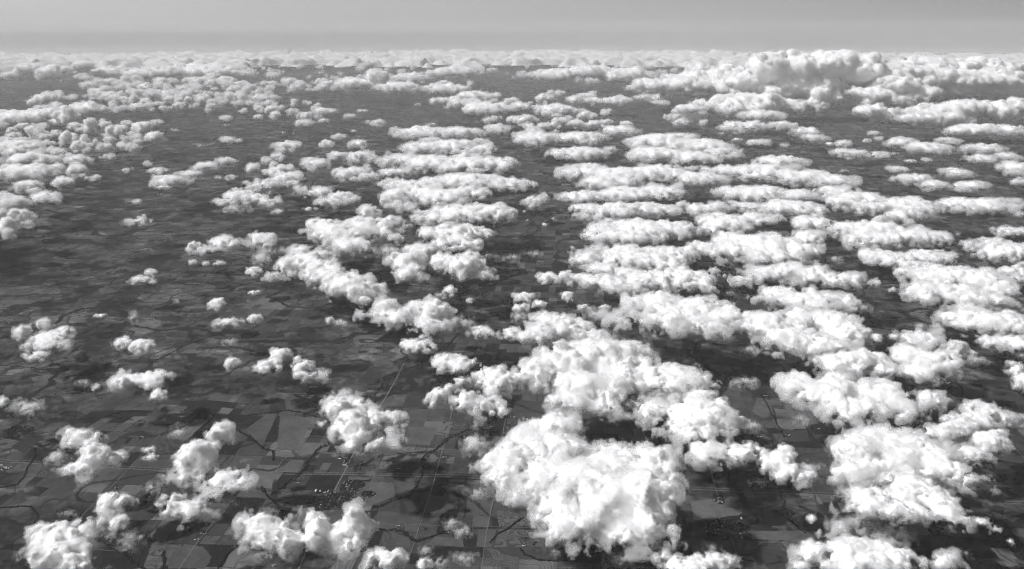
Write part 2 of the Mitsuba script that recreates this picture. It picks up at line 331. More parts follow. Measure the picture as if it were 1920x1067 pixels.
for k, (patches, label, sheds) in enumerate(TOWNS):
    r = np.random.default_rng(1100 + k)
    trees = []
    for j0, (u, v, ru, rv, nh, nt) in enumerate(patches):
        nt *= 3
        for j in range(nh + nt):
            rad, a = math.sqrt(r.random()), r.uniform(0, 6.283)
            p = at(u + ru * rad * math.cos(a), v + rv * rad * math.sin(a))[:2]
            if j < nh:
                gu, gw = p[0] * CG - p[1] * SG, p[0] * SG + p[1] * CG
                gu = round(gu / 95.0) * 95.0 + r.uniform(-6, 6)
                x, y = gu * CG + gw * SG, -gu * SG + gw * CG
                m = house_mesh(r.uniform(13, 22), r.uniform(18, 34), r.uniform(4, 6), r.uniform(2, 4))
                obj('house', place(m, x, y, -GRID + r.choice([0, 1.5708]) + r.normal(0, 0.05)), r.choice(['pale_roof', 'grey_roof', 'grey_roof', 'white_sheet']), 'small pale roofed building ' + PATCH[k][j0], 'house', 'buildings ' + PATCH[k][j0])
            else:
                trees.append(p)
    obj('town_trees', crowns(trees, 17.0, r), 'tree_leaf', ['dark trees among the buildings of the larger town', 'dark trees among the buildings of the compact town on the right', 'dark wood round the village at the left edge',
        'dark trees of the distant town near the centre', 'few dark trees by the bright sheds at the left edge', 'scattered dark trees at the highway crossing'][k], 'trees', 'trees in the towns', 'stuff')
    for j, (u, v) in enumerate(sheds):
        p = at(u, v)
        obj('warehouse', place(house_mesh(r.uniform(28, 40), r.uniform(60, 110), 8, 3), p[0], p[1], -GRID + r.choice([0, 1.5708])), 'white_sheet', label.replace('small pale roofed building', 'long bright roofed shed'), 'warehouse', 'long bright sheds ' + label.split('building ')[-1])

FARMS = [(267,820),(348,793),(173,897),(230,1032),(370,1011),(380,1000),(220,914),(457,761),(397,780),(833,857),(750,880),(833,912),(924,800),(960,781),(747,986),(840,998),(985,1024),(907,866),(1536,804),(1477,816),(1470,829),(1423,819),(1432,755),(1435,742),(1605,967),(1641,968),(1391,1046),(1368,817),(18,605),(286,598),(155,726),(555,905),(695,1060),(1778,718),(1898,839),(1652,584),(515,1060)]
FARM_KEYS = []
for k, (u, v) in enumerate(FARMS):
    r = np.random.default_rng(1300 + k)
    c = at(u, v)[:2]
    tk = obj('farm_trees', crowns(c + r.normal(0, 45, (9, 2)), 13.0, r), 'tree_leaf', None, 'trees', None, 'stuff')
    FARM_KEYS.append((tk, (u, v)))
    for j in range(2 + k % 2):
        m = house_mesh(r.uniform(14, 24), r.uniform(26, 55), r.uniform(5, 7), r.uniform(2, 4))
        q = c + np.array([(j - 0.8) * 52.0, r.uniform(-30, 30)])
        key = obj('farm_building', place(m, q[0], q[1], -GRID + r.choice([0, 1.5708]) + r.normal(0, 0.1)), ['white_sheet', 'pale_roof', 'white_sheet'][j], None, 'farm building')
        FARM_KEYS.append((key, (u, v)))
# ------------------------------------------------------------------ noise volumes for the clouds (tileable, N cells per period)
N = 96


def worley_volume(points, seed):
    r = np.random.default_rng(seed)
    g = (np.arange(points)[:, None] + 0) / points
    p = np.stack(np.meshgrid(*[np.arange(points)] * 3, indexing='ij'), -1).reshape(-1, 3)
    p = (p + r.random(p.shape)) / points
    tree = cKDTree(p, boxsize=1.0 + 1e-9)
    q = np.stack(np.meshgrid(*[np.arange(N)] * 3, indexing='ij'), -1).reshape(-1, 3) / N
    d = tree.query(q)[0] * points
    return (1 - d / 1.1).reshape(N, N, N).astype(np.float32)


def value_volume(sigma, seed):
    v = gaussian_filter(np.random.default_rng(seed).standard_normal((N, N, N)), sigma, mode='wrap')
    return (v / v.std()).astype(np.float32)


BILLOW, SOFT = worley_volume(6, 1), value_volume(4.0, 2)    # a billow spans N/6 cells, a soft lump about 10


def sample(vol, p, size, shift):
    """vol at the points p (n, 3): one feature is about size metres across."""
    per = N / 6.0 if vol is BILLOW else 10.0
    return map_coordinates(vol, (p.T / size * per + shift), order=1, mode='grid-wrap', prefilter=False)


def surface_net(f, origin, step):
    """The zero surface of f (positive inside) as (vertices, quads)."""
    s = f > 0
    c = np.zeros(tuple(np.array(s.shape) - 1), np.uint8)
    for o in np.ndindex(2, 2, 2):
        c += s[o[0]:o[0] + c.shape[0], o[1]:o[1] + c.shape[1], o[2]:o[2] + c.shape[2]]
    cells = np.argwhere((c > 0) & (c < 8))
    index = np.full(c.shape, -1, np.int32)
    index[tuple(cells.T)] = np.arange(len(cells))
    total, count = np.zeros((len(cells), 3)), np.zeros(len(cells))
    corner = {o: f[tuple((cells + o).T)] for o in np.ndindex(2, 2, 2)}
    for a in range(3):
        for o in np.ndindex(2, 2, 2):
            if o[a]:
                continue
            e = tuple(o[k] + (k == a) for k in range(3))
            f0, f1 = corner[o], corner[e]
            x = (f0 > 0) != (f1 > 0)
            t = np.where(x, f0 / np.where(x, f0 - f1, 1), 0)
            pt = np.broadcast_to(np.array(o, float), (len(cells), 3)).copy()
            pt[:, a] += t
            total += pt * x[:, None]
            count += x
    v = origin + (cells + total / count[:, None]) * step
    quads = []
    for a in range(3):
        b, d = (a + 1) % 3, (a + 2) % 3
        lo, hi = [slice(None)] * 3, [slice(None)] * 3
        lo[a], hi[a] = slice(0, -1), slice(1, None)
        x = np.argwhere(s[tuple(lo)] != s[tuple(hi)])
        x = x[(x[:, b] > 0) & (x[:, d] > 0) & (x[:, b] < f.shape[b] - 1) & (x[:, d] < f.shape[d] - 1)]
        eb, ed = np.eye(3, dtype=int)[b], np.eye(3, dtype=int)[d]
        q = np.stack([index[tuple((x - eb - ed).T)], index[tuple((x - ed).T)], index[tuple(x.T)], index[tuple((x - eb).T)]], 1)
        inside = s[tuple(x.T)]
        quads.append(np.where(inside[:, None], q, q[:, ::-1]))
    return v, np.vstack(quads)


def pieces(v, q):
    """The separate heaps of a mesh, largest first; crumbs are dropped."""
    if not len(q):
        return []
    n, lab = connected_components(coo_matrix((np.ones(2 * len(q)), (np.r_[q[:, 0], q[:, 1]], np.r_[q[:, 2], q[:, 3]])), shape=(len(v), len(v))) + coo_matrix((np.ones(len(q)), (q[:, 0], q[:, 1])), shape=(len(v), len(v))), directed=False)
    of = lab[q[:, 0]]
    size = np.bincount(of, minlength=n)
    out = []
    for c in np.argsort(-size):
        if size[c] < max(40, 0.04 * len(q)) and out:
            break
        f = q[of == c]
        u, inv = np.unique(f, return_inverse=True)
        out.append((v[u], inv.reshape(-1, 4)))
    return out


SOFTEN, DEPTH = 29.0, 0.2                         # over how many metres a cloud grows dense, and how far under that its opaque heart lies
BASE = 1700.0                                     # height of the cloud bases


def lobe(cx, cy, rx, ry, far=None, base=BASE):
    """Centre and half axes (world) of the lump that the photograph shows as an ellipse; far: its row on the cloud base, for towers."""
    c = 300.0
    for _ in range(4):
        if far is None:
            p = at(cx, cy, base + 0.55 * c)
        else:
            g = at(cx, far, base)
            r = ray(cx, cy)
            p = np.array([0, 0, H]) + r * (g[1] / r[1])
        s = (p[1] * math.cos(PITCH) + (H - p[2]) * math.sin(PITCH)) / F
        th = math.atan2(H - p[2], p[1])
        a = rx * s
        b = min(0.9 * a, 0.8 * ry * s / math.sin(th)) if th > 0.12 else 0.9 * a
        c = math.sqrt(max((ry * s) ** 2 - (b * math.sin(th)) ** 2, 0)) / math.cos(th)
        c = max(c, 0.26 * a)
    return p, np.array([a, b, c]), s


def cloud_mesh(lobes, seed, far=None, px=None, veil=1.0, ragged=1.0, shrink=0.0, base=BASE):
    """(core, veil) meshes of one cloud: the dense heap and the thin ragged vapour that wraps it."""
    r = np.random.default_rng(seed)
    spread = []
    for cx, cy, rx, ry, *row in lobes:           # smaller lumps round the rim make the outline uneven
        for k in range(4):
            a, q = r.uniform(0, 6.283), r.uniform(0.22, 0.48)
            spread.append((cx + rx * (1.0 - 0.5 * q) * math.cos(a), cy + ry * (1.0 - 0.55 * q) * math.sin(a) * 0.95, rx * q, ry * q * 1.1, *row))
    L = [lobe(cx, cy, rx * 0.97, ry * 0.95, far=row[0] if row else far, base=base) for cx, cy, rx, ry, *row in lobes]
    S = [lobe(*l[:4], far=l[4] if len(l) > 4 else far, base=base) for l in spread]
    s = float(np.median([l[2] for l in L]))
    px = px or (1.7 if lobes[0][1] > 430 else 1.85 if far is None else 1.5)
    th = math.atan2(H - base, np.median([l[0][1] for l in L]))
    step = px * s * np.array([1.0, min(max(1.1, 0.42 / math.sin(th)), 2.6), 1.0])
    R = float(np.percentile([math.sqrt(l[1][0] * l[1][2]) for l in L], 80 if len(L) > 3 else 50))
    puffs = [(p, ax * 0.9) for p, ax, _ in S]
    for p, ax, _ in L:
        puffs.append((p, ax * 0.84))
        for k in range(46):                      # smaller heads sprouting from each lump
            d = r.standard_normal(3)
            d[2] = abs(d[2]) * 0.9 - 0.2
            d /= np.linalg.norm(d)
            q = 0.08 + 0.2 * r.random() ** 1.6
            puffs.append((p + d * ax * r.uniform(0.72, 0.88), ax.prod() ** (1 / 3) * q * np.array([1, 1, 0.85]) * (0.7 + 0.3 * ax / ax.mean())))
    w = veil * min(0.16 * R, 75.0 + 0.6 * s)     # how far the vapour reaches beyond the heap
    lo = np.min([p - a * 1.3 for p, a in puffs], axis=0) - w - 3 * step
    hi = np.max([p + a * 1.3 for p, a in puffs], axis=0) + w + 3 * step
    shape = np.ceil((hi - lo) / step).astype(int) + 1
    f = np.full(shape, -1e9, np.float32)
    axes = [lo[k] + step[k] * np.arange(shape[k]) for k in range(3)]
    for p, a in puffs:
        i0 = np.maximum(np.floor((p - a * 1.4 - w - lo) / step).astype(int), 0)
        i1 = np.minimum(np.ceil((p + a * 1.4 + w - lo) / step).astype(int) + 1, shape)
        g = [((axes[k][i0[k]:i1[k]] - p[k]) / a[k]) ** 2 for k in range(3)]
        d = (1 - np.sqrt(g[0][:, None, None] + g[1][None, :, None] + g[2][None, None, :])) * float(a.min())
        sub = tuple(slice(i0[k], i1[k]) for k in range(3))
        f[sub] = np.maximum(f[sub], d)
    top = min(R, 800.0 if far is None else 2400.0)
    amp, size = 0.2 * top, 0.5 * top
    band = np.argwhere(np.abs(f) < 1.5 * amp + w + 2 * step[0])
    P = lo + band * step
    sh = r.random((10, 3, 1)) * N
    Q = P + np.stack([sample(SOFT, P, 1.2 * size, sh[k]) for k in range(3)], 1) * 0.14 * size
    e, fine, a, k = 0.0, 0.0, amp, 3
    while size > 1.5 * step[0] and k < 8:
        b = a * (sample(BILLOW, Q, size, sh[k]) - 0.50)
        e = e + b
        size, a, k = size * 0.5, a * 0.69, k + 1
    shred = sample(SOFT, Q, 0.45 * min(R, 700.0), sh[8]) + 0.6 * sample(SOFT, Q, 3.2 * step[0], sh[9])
    e = e + np.minimum(sample(SOFT, P, 0.8 * R, sh[7]), 0) * (0.16 + 0.14 * (R < 420)) * R * ragged
    core = f[tuple(band.T)] + e
    low = (P[:, 2] - base - sample(SOFT, P, 0.5 * R, sh[6]) * 0.06 * R) * 0.7
    soft = max(SOFTEN, 1.05 * step[0])
    val = f[tuple(band.T)] + e
    if far is None:
        val = np.minimum(val, low)
    rise = np.clip((P[:, 2] - lo[2]) / (hi[2] - lo[2]), 0, 1)
    val = val - 1.1 * soft * np.maximum(-shred, 0) * (1 - rise)
    reach = w * (1.4 - 1.0 * rise) * np.clip(0.6 + 0.7 * shred, 0.0, 2.2)
    dens = np.where(f > 0, 1.0, 0.0).astype(np.float32)
    dens[tuple(band.T)] = np.clip((val + 0.3 * soft) / soft, 0, 1) ** 1.5 + 0.16 * np.clip((val + reach) / (0.6 * soft), 0, 1) * (val < 0.7 * soft)
    dens = np.clip(dens, 0, 1)
    f[tuple(band.T)] = val
    outer = f.copy()
    outer[tuple(band.T)] = np.maximum(val + reach, val + 0.3 * soft)
    half = lambda g, fn: fn(g[:g.shape[0] // 2 * 2, :g.shape[1] // 2 * 2, :g.shape[2] // 2 * 2].reshape(g.shape[0] // 2, 2, g.shape[1] // 2, 2, g.shape[2] // 2, 2), (1, 3, 5))

    def net(g, fn):
        if min(g.shape) > 13:
            g, o, t = half(np.clip(g, -4 * soft - step[0] * 3, None), fn), lo + step / 2, step * 2
        else:
            o, t = lo, step
        for side in (g[0], g[-1], g[:, 0], g[:, -1], g[:, :, 0], g[:, :, -1]):
            side[...] = -1e3
        return surface_net(g, o, t)

    deep = f - min(DEPTH * soft, 0.22 * R) - shrink * R
    grid = np.ascontiguousarray(dens.transpose(2, 1, 0))[..., None]
    box = T().translate([float(x) for x in lo - step / 2]).scale([float(x) for x in step * shape])
    return pieces(*net(deep, np.mean)), net(outer, np.max), grid, box, soft
# ------------------------------------------------------------------ the clouds, one per line: how to find it, its label, its lumps as seen in the photograph (column, row, half width, half height)
BIG, ROW, PUFF, TOWER = 'large heaped clouds near the aircraft', 'flat topped clouds lined up in rows', 'small fair weather clouds', 'far heaped and towering clouds'
CLOUDS = [
 # near, bottom of the picture
 ('the biggest cloud', 'biggest bright cloud at bottom centre, a broad dome with a ragged near edge', BIG, [(1045,805,50,33),(1000,820,40,28),(965,865,52,40),(950,900,36,30),(1040,850,70,45),(1100,868,70,32),(1170,866,58,28),(1230,880,48,45),(1120,930,120,70),(1210,940,70,65),(1060,940,60,50),(1000,920,45,35),(1130,990,90,40),(1050,980,45,30),(1210,985,55,35),(1110,1018,35,16),(1240,1005,30,14),(1040,895,70,42)]),
 ('the domed cloud', 'broad domed cloud directly behind the biggest cloud, highest in its middle', BIG, [(1010,700,40,30),(1060,680,60,40),(1130,675,80,42),(1190,700,45,35),(1120,728,78,36),(1080,742,60,28),(1150,758,50,16),(1260,712,60,28),(1310,722,36,22)]),
 ('the curved cloud arm', 'thick curved cloud arm behind the right shoulder of the biggest cloud', BIG, [(1250,772,58,28),(1320,775,60,38),(1360,790,32,25),(1298,806,54,28),(1330,845,40,20)]),
 ('the round lump', 'round lump of cloud trailing at the end of the curved arm', BIG, [(1393,851,33,25)]),
 ('the woolly lump', 'woolly cloud lump, last and right end of the curved arm, over a broad dark shadow', BIG, [(1462,865,38,28),(1490,885,34,22)]),
 ('the small twin cloud', 'small two lobed cloud left of the domed cloud, nearer one of a pair', BIG, [(880,752,30,20),(912,762,32,20)]),
 ('the arm of cloud', 'short bright arm of cloud reaching left from the domed cloud', BIG, [(935,715,38,28),(905,705,20,16),(975,712,20,18)]),
 ('the two puffs', 'two joined puffs at the far left of the domed cloud, over farm fields', PUFF, [(820,745,22,18),(838,735,20,16)]),
 ('the bottom edge cloud', 'cloud cut by the bottom edge just right of the biggest cloud', BIG, [(1255,1058,32,20),(1330,1055,45,22),(1300,1068,50,20)]),
 ('the wide corner cloud', 'wide heaped cloud at the bottom right, cut by the lower edge', BIG, [(1530,1040,38,25),(1600,1035,55,32),(1660,1040,60,30),(1620,1062,80,25),(1760,1055,40,18),(1720,1062,50,20),(1500,1062,25,12)]),
 ('the broken cloud', 'large broken cloud on the lower right with gaps through to the fields', BIG, [(1600,850,45,40),(1650,835,70,35),(1680,850,80,40),(1740,860,60,35),(1600,890,40,30),(1660,880,60,30),(1770,880,40,28)]),
 ('the ragged skirt', 'ragged lower cloud hanging in front of the large broken cloud', BIG, [(1620,935,50,26),(1600,950,30,14),(1700,920,60,33),(1740,935,50,30),(1700,955,60,20),(1775,960,35,20),(1805,975,15,10),(1820,905,32,16)]),
 ('the hook of cloud', 'hook of cloud curling right above the large broken cloud', BIG, [(1855,830,35,26),(1820,850,30,14)]),
 ('the torn cloud', 'torn greyish cloud near the right edge, beyond the hook', BIG, [(1845,780,45,25),(1800,800,40,22),(1760,812,25,14),(1880,785,22,12)]),
 ('the long low cloud', 'long low cloud on the right with a bright middle, beyond the broken cloud', BIG, [(1500,725,45,24),(1560,735,60,33),(1600,760,55,24),(1650,745,55,30),(1690,760,40,25),(1735,750,30,18)]),
 ('the cap cloud', 'smaller heap resting close behind the long low cloud on the right', BIG, [(1560,685,40,20),(1610,678,45,26),(1650,690,25,16)]),
 ('the stacked cloud', 'stacked two tier cloud standing alone on the right side', BIG, [(1735,638,40,17),(1790,655,25,20),(1710,670,40,28),(1750,685,45,28),(1720,700,30,16)]),
 ('the bottom middle cloud', 'white cloud cut by the bottom edge left of centre', BIG, [(725,1052,44,24)]),
 ('the bottom edge knob', 'little round knob of cloud on the bottom edge, right of the bottom middle cloud', BIG, [(797,1057,15,13)]),
 ('the town cloud', 'bright three humped cloud in front of the larger town', BIG, [(480,980,34,30),(495,1010,36,26),(545,1000,28,44),(600,1005,45,42),(668,990,34,40),(640,1015,40,24)]),
 ('the highway cloud', 'triangular cloud above the diagonal highway, with a pointed right tip', BIG, [(650,762,42,20),(628,768,24,18),(660,800,36,36),(700,785,28,20),(735,785,24,14),(690,825,50,26),(735,830,24,12)]),
 ('the stepped cloud', 'tall stepped cloud leaning right over the left part of the highway', BIG, [(415,812,26,24),(395,835,20,16),(368,862,38,42),(375,890,45,22),(420,900,40,20),(450,905,22,11),(395,922,25,11)]),
 ('the double cloud', 'double cloud with a ragged left tail over the left end of the highway', BIG, [(150,825,36,20),(175,858,36,28),(155,875,34,18),(215,860,20,15)]),
 ('the corner cloud', 'big bright cloud in the bottom left corner', BIG, [(110,1010,50,38),(150,1000,25,22),(100,1045,50,38),(130,1058,40,30),(118,1032,62,34)]),
 ('the lopsided cloud', 'lopsided upright cloud touching the upper right of the corner cloud', BIG, [(212,942,32,22),(200,965,24,24),(222,980,18,14)]),
 ('the round cloud', 'rounded frayed cloud below the stepped cloud, standing alone', BIG, [(322,948,30,24),(350,962,35,22),(375,950,16,14)]),
 # left fields
 ('the flat bottomed cloud', 'flat bottomed cloud with a dark shadow close under it, left side', PUFF, [(240,714,34,18),(285,712,34,17)]),
 ('the peaked cloud', 'peaked white cloud with a small satellite, far left among bare fields', PUFF, [(80,610,20,13),(45,625,18,16),(95,635,40,17),(85,645,35,13),(120,625,20,13)]),
 ('the satellite puff', 'small oval puff touching the near side of the peaked cloud', PUFF, [(67,667,23,10)]),
 ('the forked cloud', 'forked little cloud right of the peaked cloud', PUFF, [(230,642,20,10),(265,648,24,14)]),
 ('the chain cloud', 'chain of small puffs joined in a row, left of centre', PUFF, [(435,682,16,13),(500,690,24,13),(525,665,20,13),(515,680,16,12)]),
 ('the wispy heap', 'heap with a wispy right side next to the chain of puffs', PUFF, [(565,685,20,16),(572,700,22,13)]),
 ('the lying cloud', 'long lying puff with its dark shadow on its left', PUFF, [(428,605,25,9)]),
 ('the knob', 'round knob just right of the long lying puff', PUFF, [(478,598,13,10)]),
 ('the castle cloud', 'bright castle shaped cloud with two humps, left of centre', PUFF, [(362,463,14,12),(420,455,28,15),(440,460,18,11),(390,468,25,7)]),
 ('the fan cloud', 'fan shaped cloud right of the castle shaped one', PUFF, [(487,450,30,15)]),
 ('the lone cloud', 'lone puff over empty brown land, with a small bump on its right', PUFF, [(265,525,22,8),(282,512,13,8)]),
 ('the left edge cloud', 'heaped cloud cut by the left edge above a broad dark shadow', BIG, [(15,385,36,20),(35,408,26,18),(10,425,22,20),(-50,400,60,26),(-110,415,70,26),(-60,430,50,20)]),
 # centre left heaps
 ('the slanting cloud', 'big slanting bright cloud falling from upper left to lower right', BIG, [(565,475,20,16),(545,500,28,20),(590,495,40,26),(600,510,35,24),(620,520,40,22),(655,540,45,28),(690,545,30,23),(515,515,16,7)]),
 ('the saddle cloud', 'saddle shaped cloud with a dip in its middle, below the slanting cloud', BIG, [(725,577,22,20),(740,595,35,16),(790,585,45,22),(830,580,32,24),(810,605,35,12),(690,590,18,7)]),
 ('the arched cloud', 'arched pair of heaps with a gap beneath, right of the slanting cloud', BIG, [(760,490,32,26),(790,472,28,14),(830,490,28,15),(865,500,38,25),(770,512,28,13)]),
 ('the side puff', 'small puff leaning on the right end of the arched cloud', PUFF, [(910,515,20,12)]),
 ('the craggy cloud', 'craggy cloud with a pointed head above the slanting cloud', BIG, [(690,400,20,16),(600,425,32,16),(640,440,45,22),(690,425,50,20),(735,420,28,14),(660,460,45,13),(745,445,15,8)]),
 ('the drum cloud', 'smooth drum shaped cloud with a grey underside, near the centre', ROW, [(820,440,35,14),(870,440,45,18),(905,440,20,13),(850,455,45,12)]),
 ('the tilted slab', 'long tilted slab of cloud behind the drum shaped cloud', ROW, [(820,408,45,14),(870,400,50,16),(920,398,45,16),(950,398,22,9)]),
 ('the knobbly slab', 'knobbly slab of cloud behind the tilted slab', ROW, [(745,370,35,20),(790,360,45,16),(830,370,50,16),(880,362,40,13),(760,388,18,8)]),
 ('the wide slab', 'wide slab of cloud reaching far to the right, third behind the drum cloud', ROW, [(760,348,40,10),(820,345,45,12),(880,340,60,12),(950,345,45,10)]),
 ('the hump row', 'row of humps behind the wide slab with a blunt right end', ROW, [(750,300,35,11),(810,305,55,13),(880,308,60,15),(940,308,30,12)]),
 ('the dimpled bank', 'dimpled bank of cloud behind the row of humps', ROW, [(790,278,45,10),(850,275,50,12),(905,280,25,12)]),
 ('the top bank', 'farthest bank of the centre stack, thin and flat', ROW, [(790,250,50,8),(860,250,45,8)]),
 ('the left outlier', 'pair of heaps at the left foot of the wide slab', ROW, [(660,325,32,13),(690,330,22,9)]),
 ('the inner outlier', 'low heap between the pair of heaps and the row of humps', ROW, [(740,323,30,10)]),
 ('the oval heap', 'oval heap left of the row of humps', PUFF, [(675,293,30,11)]),
 ('the egg puff', 'egg shaped puff beyond the oval heap', PUFF, [(672,270,20,8)]),
 ('the leaning cloud', 'lumpy cloud leaning left, left of the knobbly slab', PUFF, [(600,362,24,11),(640,370,30,11),(620,378,25,7)]),
 ('the clustered cloud', 'cluster of bright lumps spilling down to the left, upper left of centre', ROW, [(525,320,26,13),(540,335,32,13),(500,345,25,11),(480,350,20,8),(560,355,15,7)]),
 ('the spilled lumps', 'bright lumps at the near end of the spilled cluster', ROW, [(445,368,28,12),(475,372,30,12),(420,378,20,6),(505,378,20,7)]),
 ('the near flake', 'flat flake of cloud in front of the spilled lumps', PUFF, [(446,391,25,5)]),
 # centre puffs
 ('the stubby cloud', 'stubby puff below the saddle shaped cloud', PUFF, [(780,648,30,13),(795,635,16,9)]),
 ('the woolly puff', 'woolly puff between the stubby puff and the domed cloud', PUFF, [(840,680,32,17),(870,685,28,17)]),
 ('the beaked cloud', 'bright cloud with a long right tail, above the domed cloud', BIG, [(1010,625,35,24),(1040,605,40,18),(1070,620,35,23),(1100,630,40,13)]),
 ('the left wing', 'low wing of puffs left of the beaked cloud', PUFF, [(905,622,24,11),(955,625,24,12)]),
 ('the white crest', 'small white crest beyond the beaked cloud', PUFF, [(982,556,20,10)]),
 ('the torn puffs', 'torn puffs between the white crest and the beaked cloud', PUFF, [(975,576,18,9),(1010,572,14,11)]),
 ('the cauliflower cloud', 'cauliflower shaped wide cloud right of centre, brightest on its right half', BIG, [(1165,595,36,13),(1190,570,30,16),(1240,570,40,23),(1250,595,70,25),(1310,580,50,23),(1360,590,35,23),(1330,605,50,18)]),
 ('the dome cloud', 'big round backed cloud joined to the right of the cauliflower cloud', BIG, [(1440,610,45,28),(1500,600,60,25),(1560,605,50,26),(1600,625,30,23),(1480,635,55,25),(1540,645,60,18),(1410,598,25,13)]),
 ('the left block', 'low cloud block left of the layered cloud', PUFF, [(1030,521,26,12),(1060,518,18,10)]),
 ('the upper layer', 'upper of two layered clouds right of the centre gap', ROW, [(1100,485,30,16),(1180,475,55,14),(1200,490,70,18),(1260,480,50,18),(1140,505,40,9)]),
 ('the lower layer', 'lower of two layered clouds right of the centre gap', ROW, [(1110,525,40,10),(1170,535,50,16),(1230,525,60,18),(1290,522,50,18),(1310,535,35,13)]),
 ('the loaf', 'loaf shaped cloud behind the two layered clouds', ROW, [(1200,430,75,16),(1260,430,45,18),(1140,440,50,11),(1180,445,60,10)]),
 ('the second loaf', 'second loaf shaped cloud, just behind the first', ROW, [(1150,395,65,12),(1210,392,50,12),(1250,395,30,10),(1110,405,30,7)]),
 ('the thin loaf', 'third and thinnest loaf shaped cloud of the row', ROW, [(1090,370,45,8),(1170,365,60,10),(1240,360,40,12)]),
 ('the gap puff', 'bright puff alone in the dark gap at the centre', PUFF, [(1003,378,22,11),(1015,370,14,9)]),
 ('the shell cloud', 'shell shaped cloud with a smooth bright back, right of the layered clouds', ROW, [(1430,460,85,20),(1380,470,50,18),(1490,470,50,18),(1440,480,60,13)]),
 ('the shell shadow cloud', 'soft low cloud at the left tip of the shell shaped cloud', ROW, [(1320,465,30,11)]),
 ('the crumpled cloud', 'crumpled cloud directly behind the shell shaped cloud', ROW, [(1360,420,50,18),(1420,412,40,11),(1340,430,30,11)]),
 ('the left crumple', 'low cloud between the crumpled cloud and the loaf shaped one', ROW, [(1322,392,42,11),(1345,383,18,6)]),
 ('the right crumple', 'low puffy cloud right behind the crumpled cloud', ROW, [(1480,390,58,13),(1400,388,30,9)]),
 ('the far slab', 'long slab behind the crumpled clouds', ROW, [(1420,364,60,12),(1490,366,40,10),(1380,358,40,7)]),
 ('the turtle cloud', 'turtle shaped cloud with two tiers, front of the right middle rows', BIG, [(1440,515,45,16),(1500,515,60,16),(1560,522,40,13),(1600,525,25,11),(1480,503,30,11),(1390,525,18,7)]),
 ('the turtle foot', 'lower tier in front of the turtle shaped cloud', BIG, [(1470,555,50,16),(1540,565,50,18),(1590,568,22,15),(1510,560,50,20)]),
 ('the right slab', 'wide lumpy slab on the right, above the flat double cloud', ROW, [(1600,430,40,15),(1650,432,50,18),(1640,450,50,16),(1700,445,50,16),(1750,445,40,11)]),
 ('the plug cloud', 'squat cloud at the left end of the wide lumpy slab', ROW, [(1521,420,38,14)]),
 ('the flat double', 'flat double cloud in front of the wide lumpy slab on the right', ROW, [(1640,482,35,14),(1670,485,35,13),(1740,482,45,11),(1720,500,35,9),(1700,510,25,10)]),
 ('the mound', 'large mound of cloud near the right edge at mid height', BIG, [(1770,520,60,20),(1830,525,60,23),(1870,540,40,16),(1740,550,45,20),(1800,555,60,20),(1850,562,40,13)]),
 ('the wedge', 'wedge shaped cloud in front of the large mound, by the right edge', BIG, [(1780,595,25,13),(1830,600,50,20),(1890,605,40,20),(1815,582,35,11)]),
 ('the edge heap', 'heap cut by the right edge, in front of the wedge', BIG, [(1870,642,30,14),(1908,645,35,17)]),
 ('the edge lumps', 'lumps at the right edge beside the stacked cloud', BIG, [(1903,692,20,14),(1918,715,18,18)]),
 ('the right edge slab', 'slab at the right edge beyond the large mound', ROW, [(1840,457,30,9),(1880,470,40,16),(1912,475,30,18)]),
 ('the edge block', 'block at the right edge level with the large mound', ROW, [(1903,515,34,16)]),
 ('the edge strip', 'narrow strip of cloud at the right edge above the edge slab', ROW, [(1892,434,32,9)]),
 ('the long right bank', 'long slanting bank on the right running down to a pointed end', ROW, [(1570,362,35,13),(1610,375,50,16),(1640,390,45,11),(1690,385,50,14),(1720,392,40,11),(1690,405,35,14)]),
 ('the cigar cloud', 'cigar shaped cloud over clear land near the right edge', ROW, [(1800,383,46,12),(1850,386,50,12),(1895,388,22,8)]),
 ('the cigar end', 'short block right under the end of the cigar shaped cloud', PUFF, [(1910,401,12,6)]),
 ('the ridge', 'long lumpy ridge right of the centre, fourth row back', ROW, [(1090,322,45,12),(1160,328,60,16),(1230,325,60,14),(1140,342,60,9)]),
 ('the ridge end', 'right end of the lumpy ridge, a separate rounded bank', ROW, [(1310,335,50,12)]),
 ('the long tail bank', 'very long bank tapering to the right, beyond the far slab', ROW, [(1370,322,45,11),(1430,322,60,12),(1500,332,60,11),(1560,340,50,8)]),
 ('the lens cloud', 'lens shaped flat cloud right of the long tapering bank', ROW, [(1460,303,48,8)]),
 ('the fifth bank', 'bank with a bright left face, fifth row back right of the gap', ROW, [(1090,287,52,10)]),
 ('the joined bank', 'flat bank joined to the right of the fifth row', ROW, [(1230,290,60,12),(1300,296,50,11)]),
 ('the upper bank', 'bank beyond the joined flat bank, sloping down to the right', ROW, [(1230,265,60,10),(1310,275,60,12),(1350,286,40,10)]),
 ('the sixth bank', 'knobbly bank at the far end of the centre gap', ROW, [(1010,260,50,10),(1090,258,45,10)]),
]
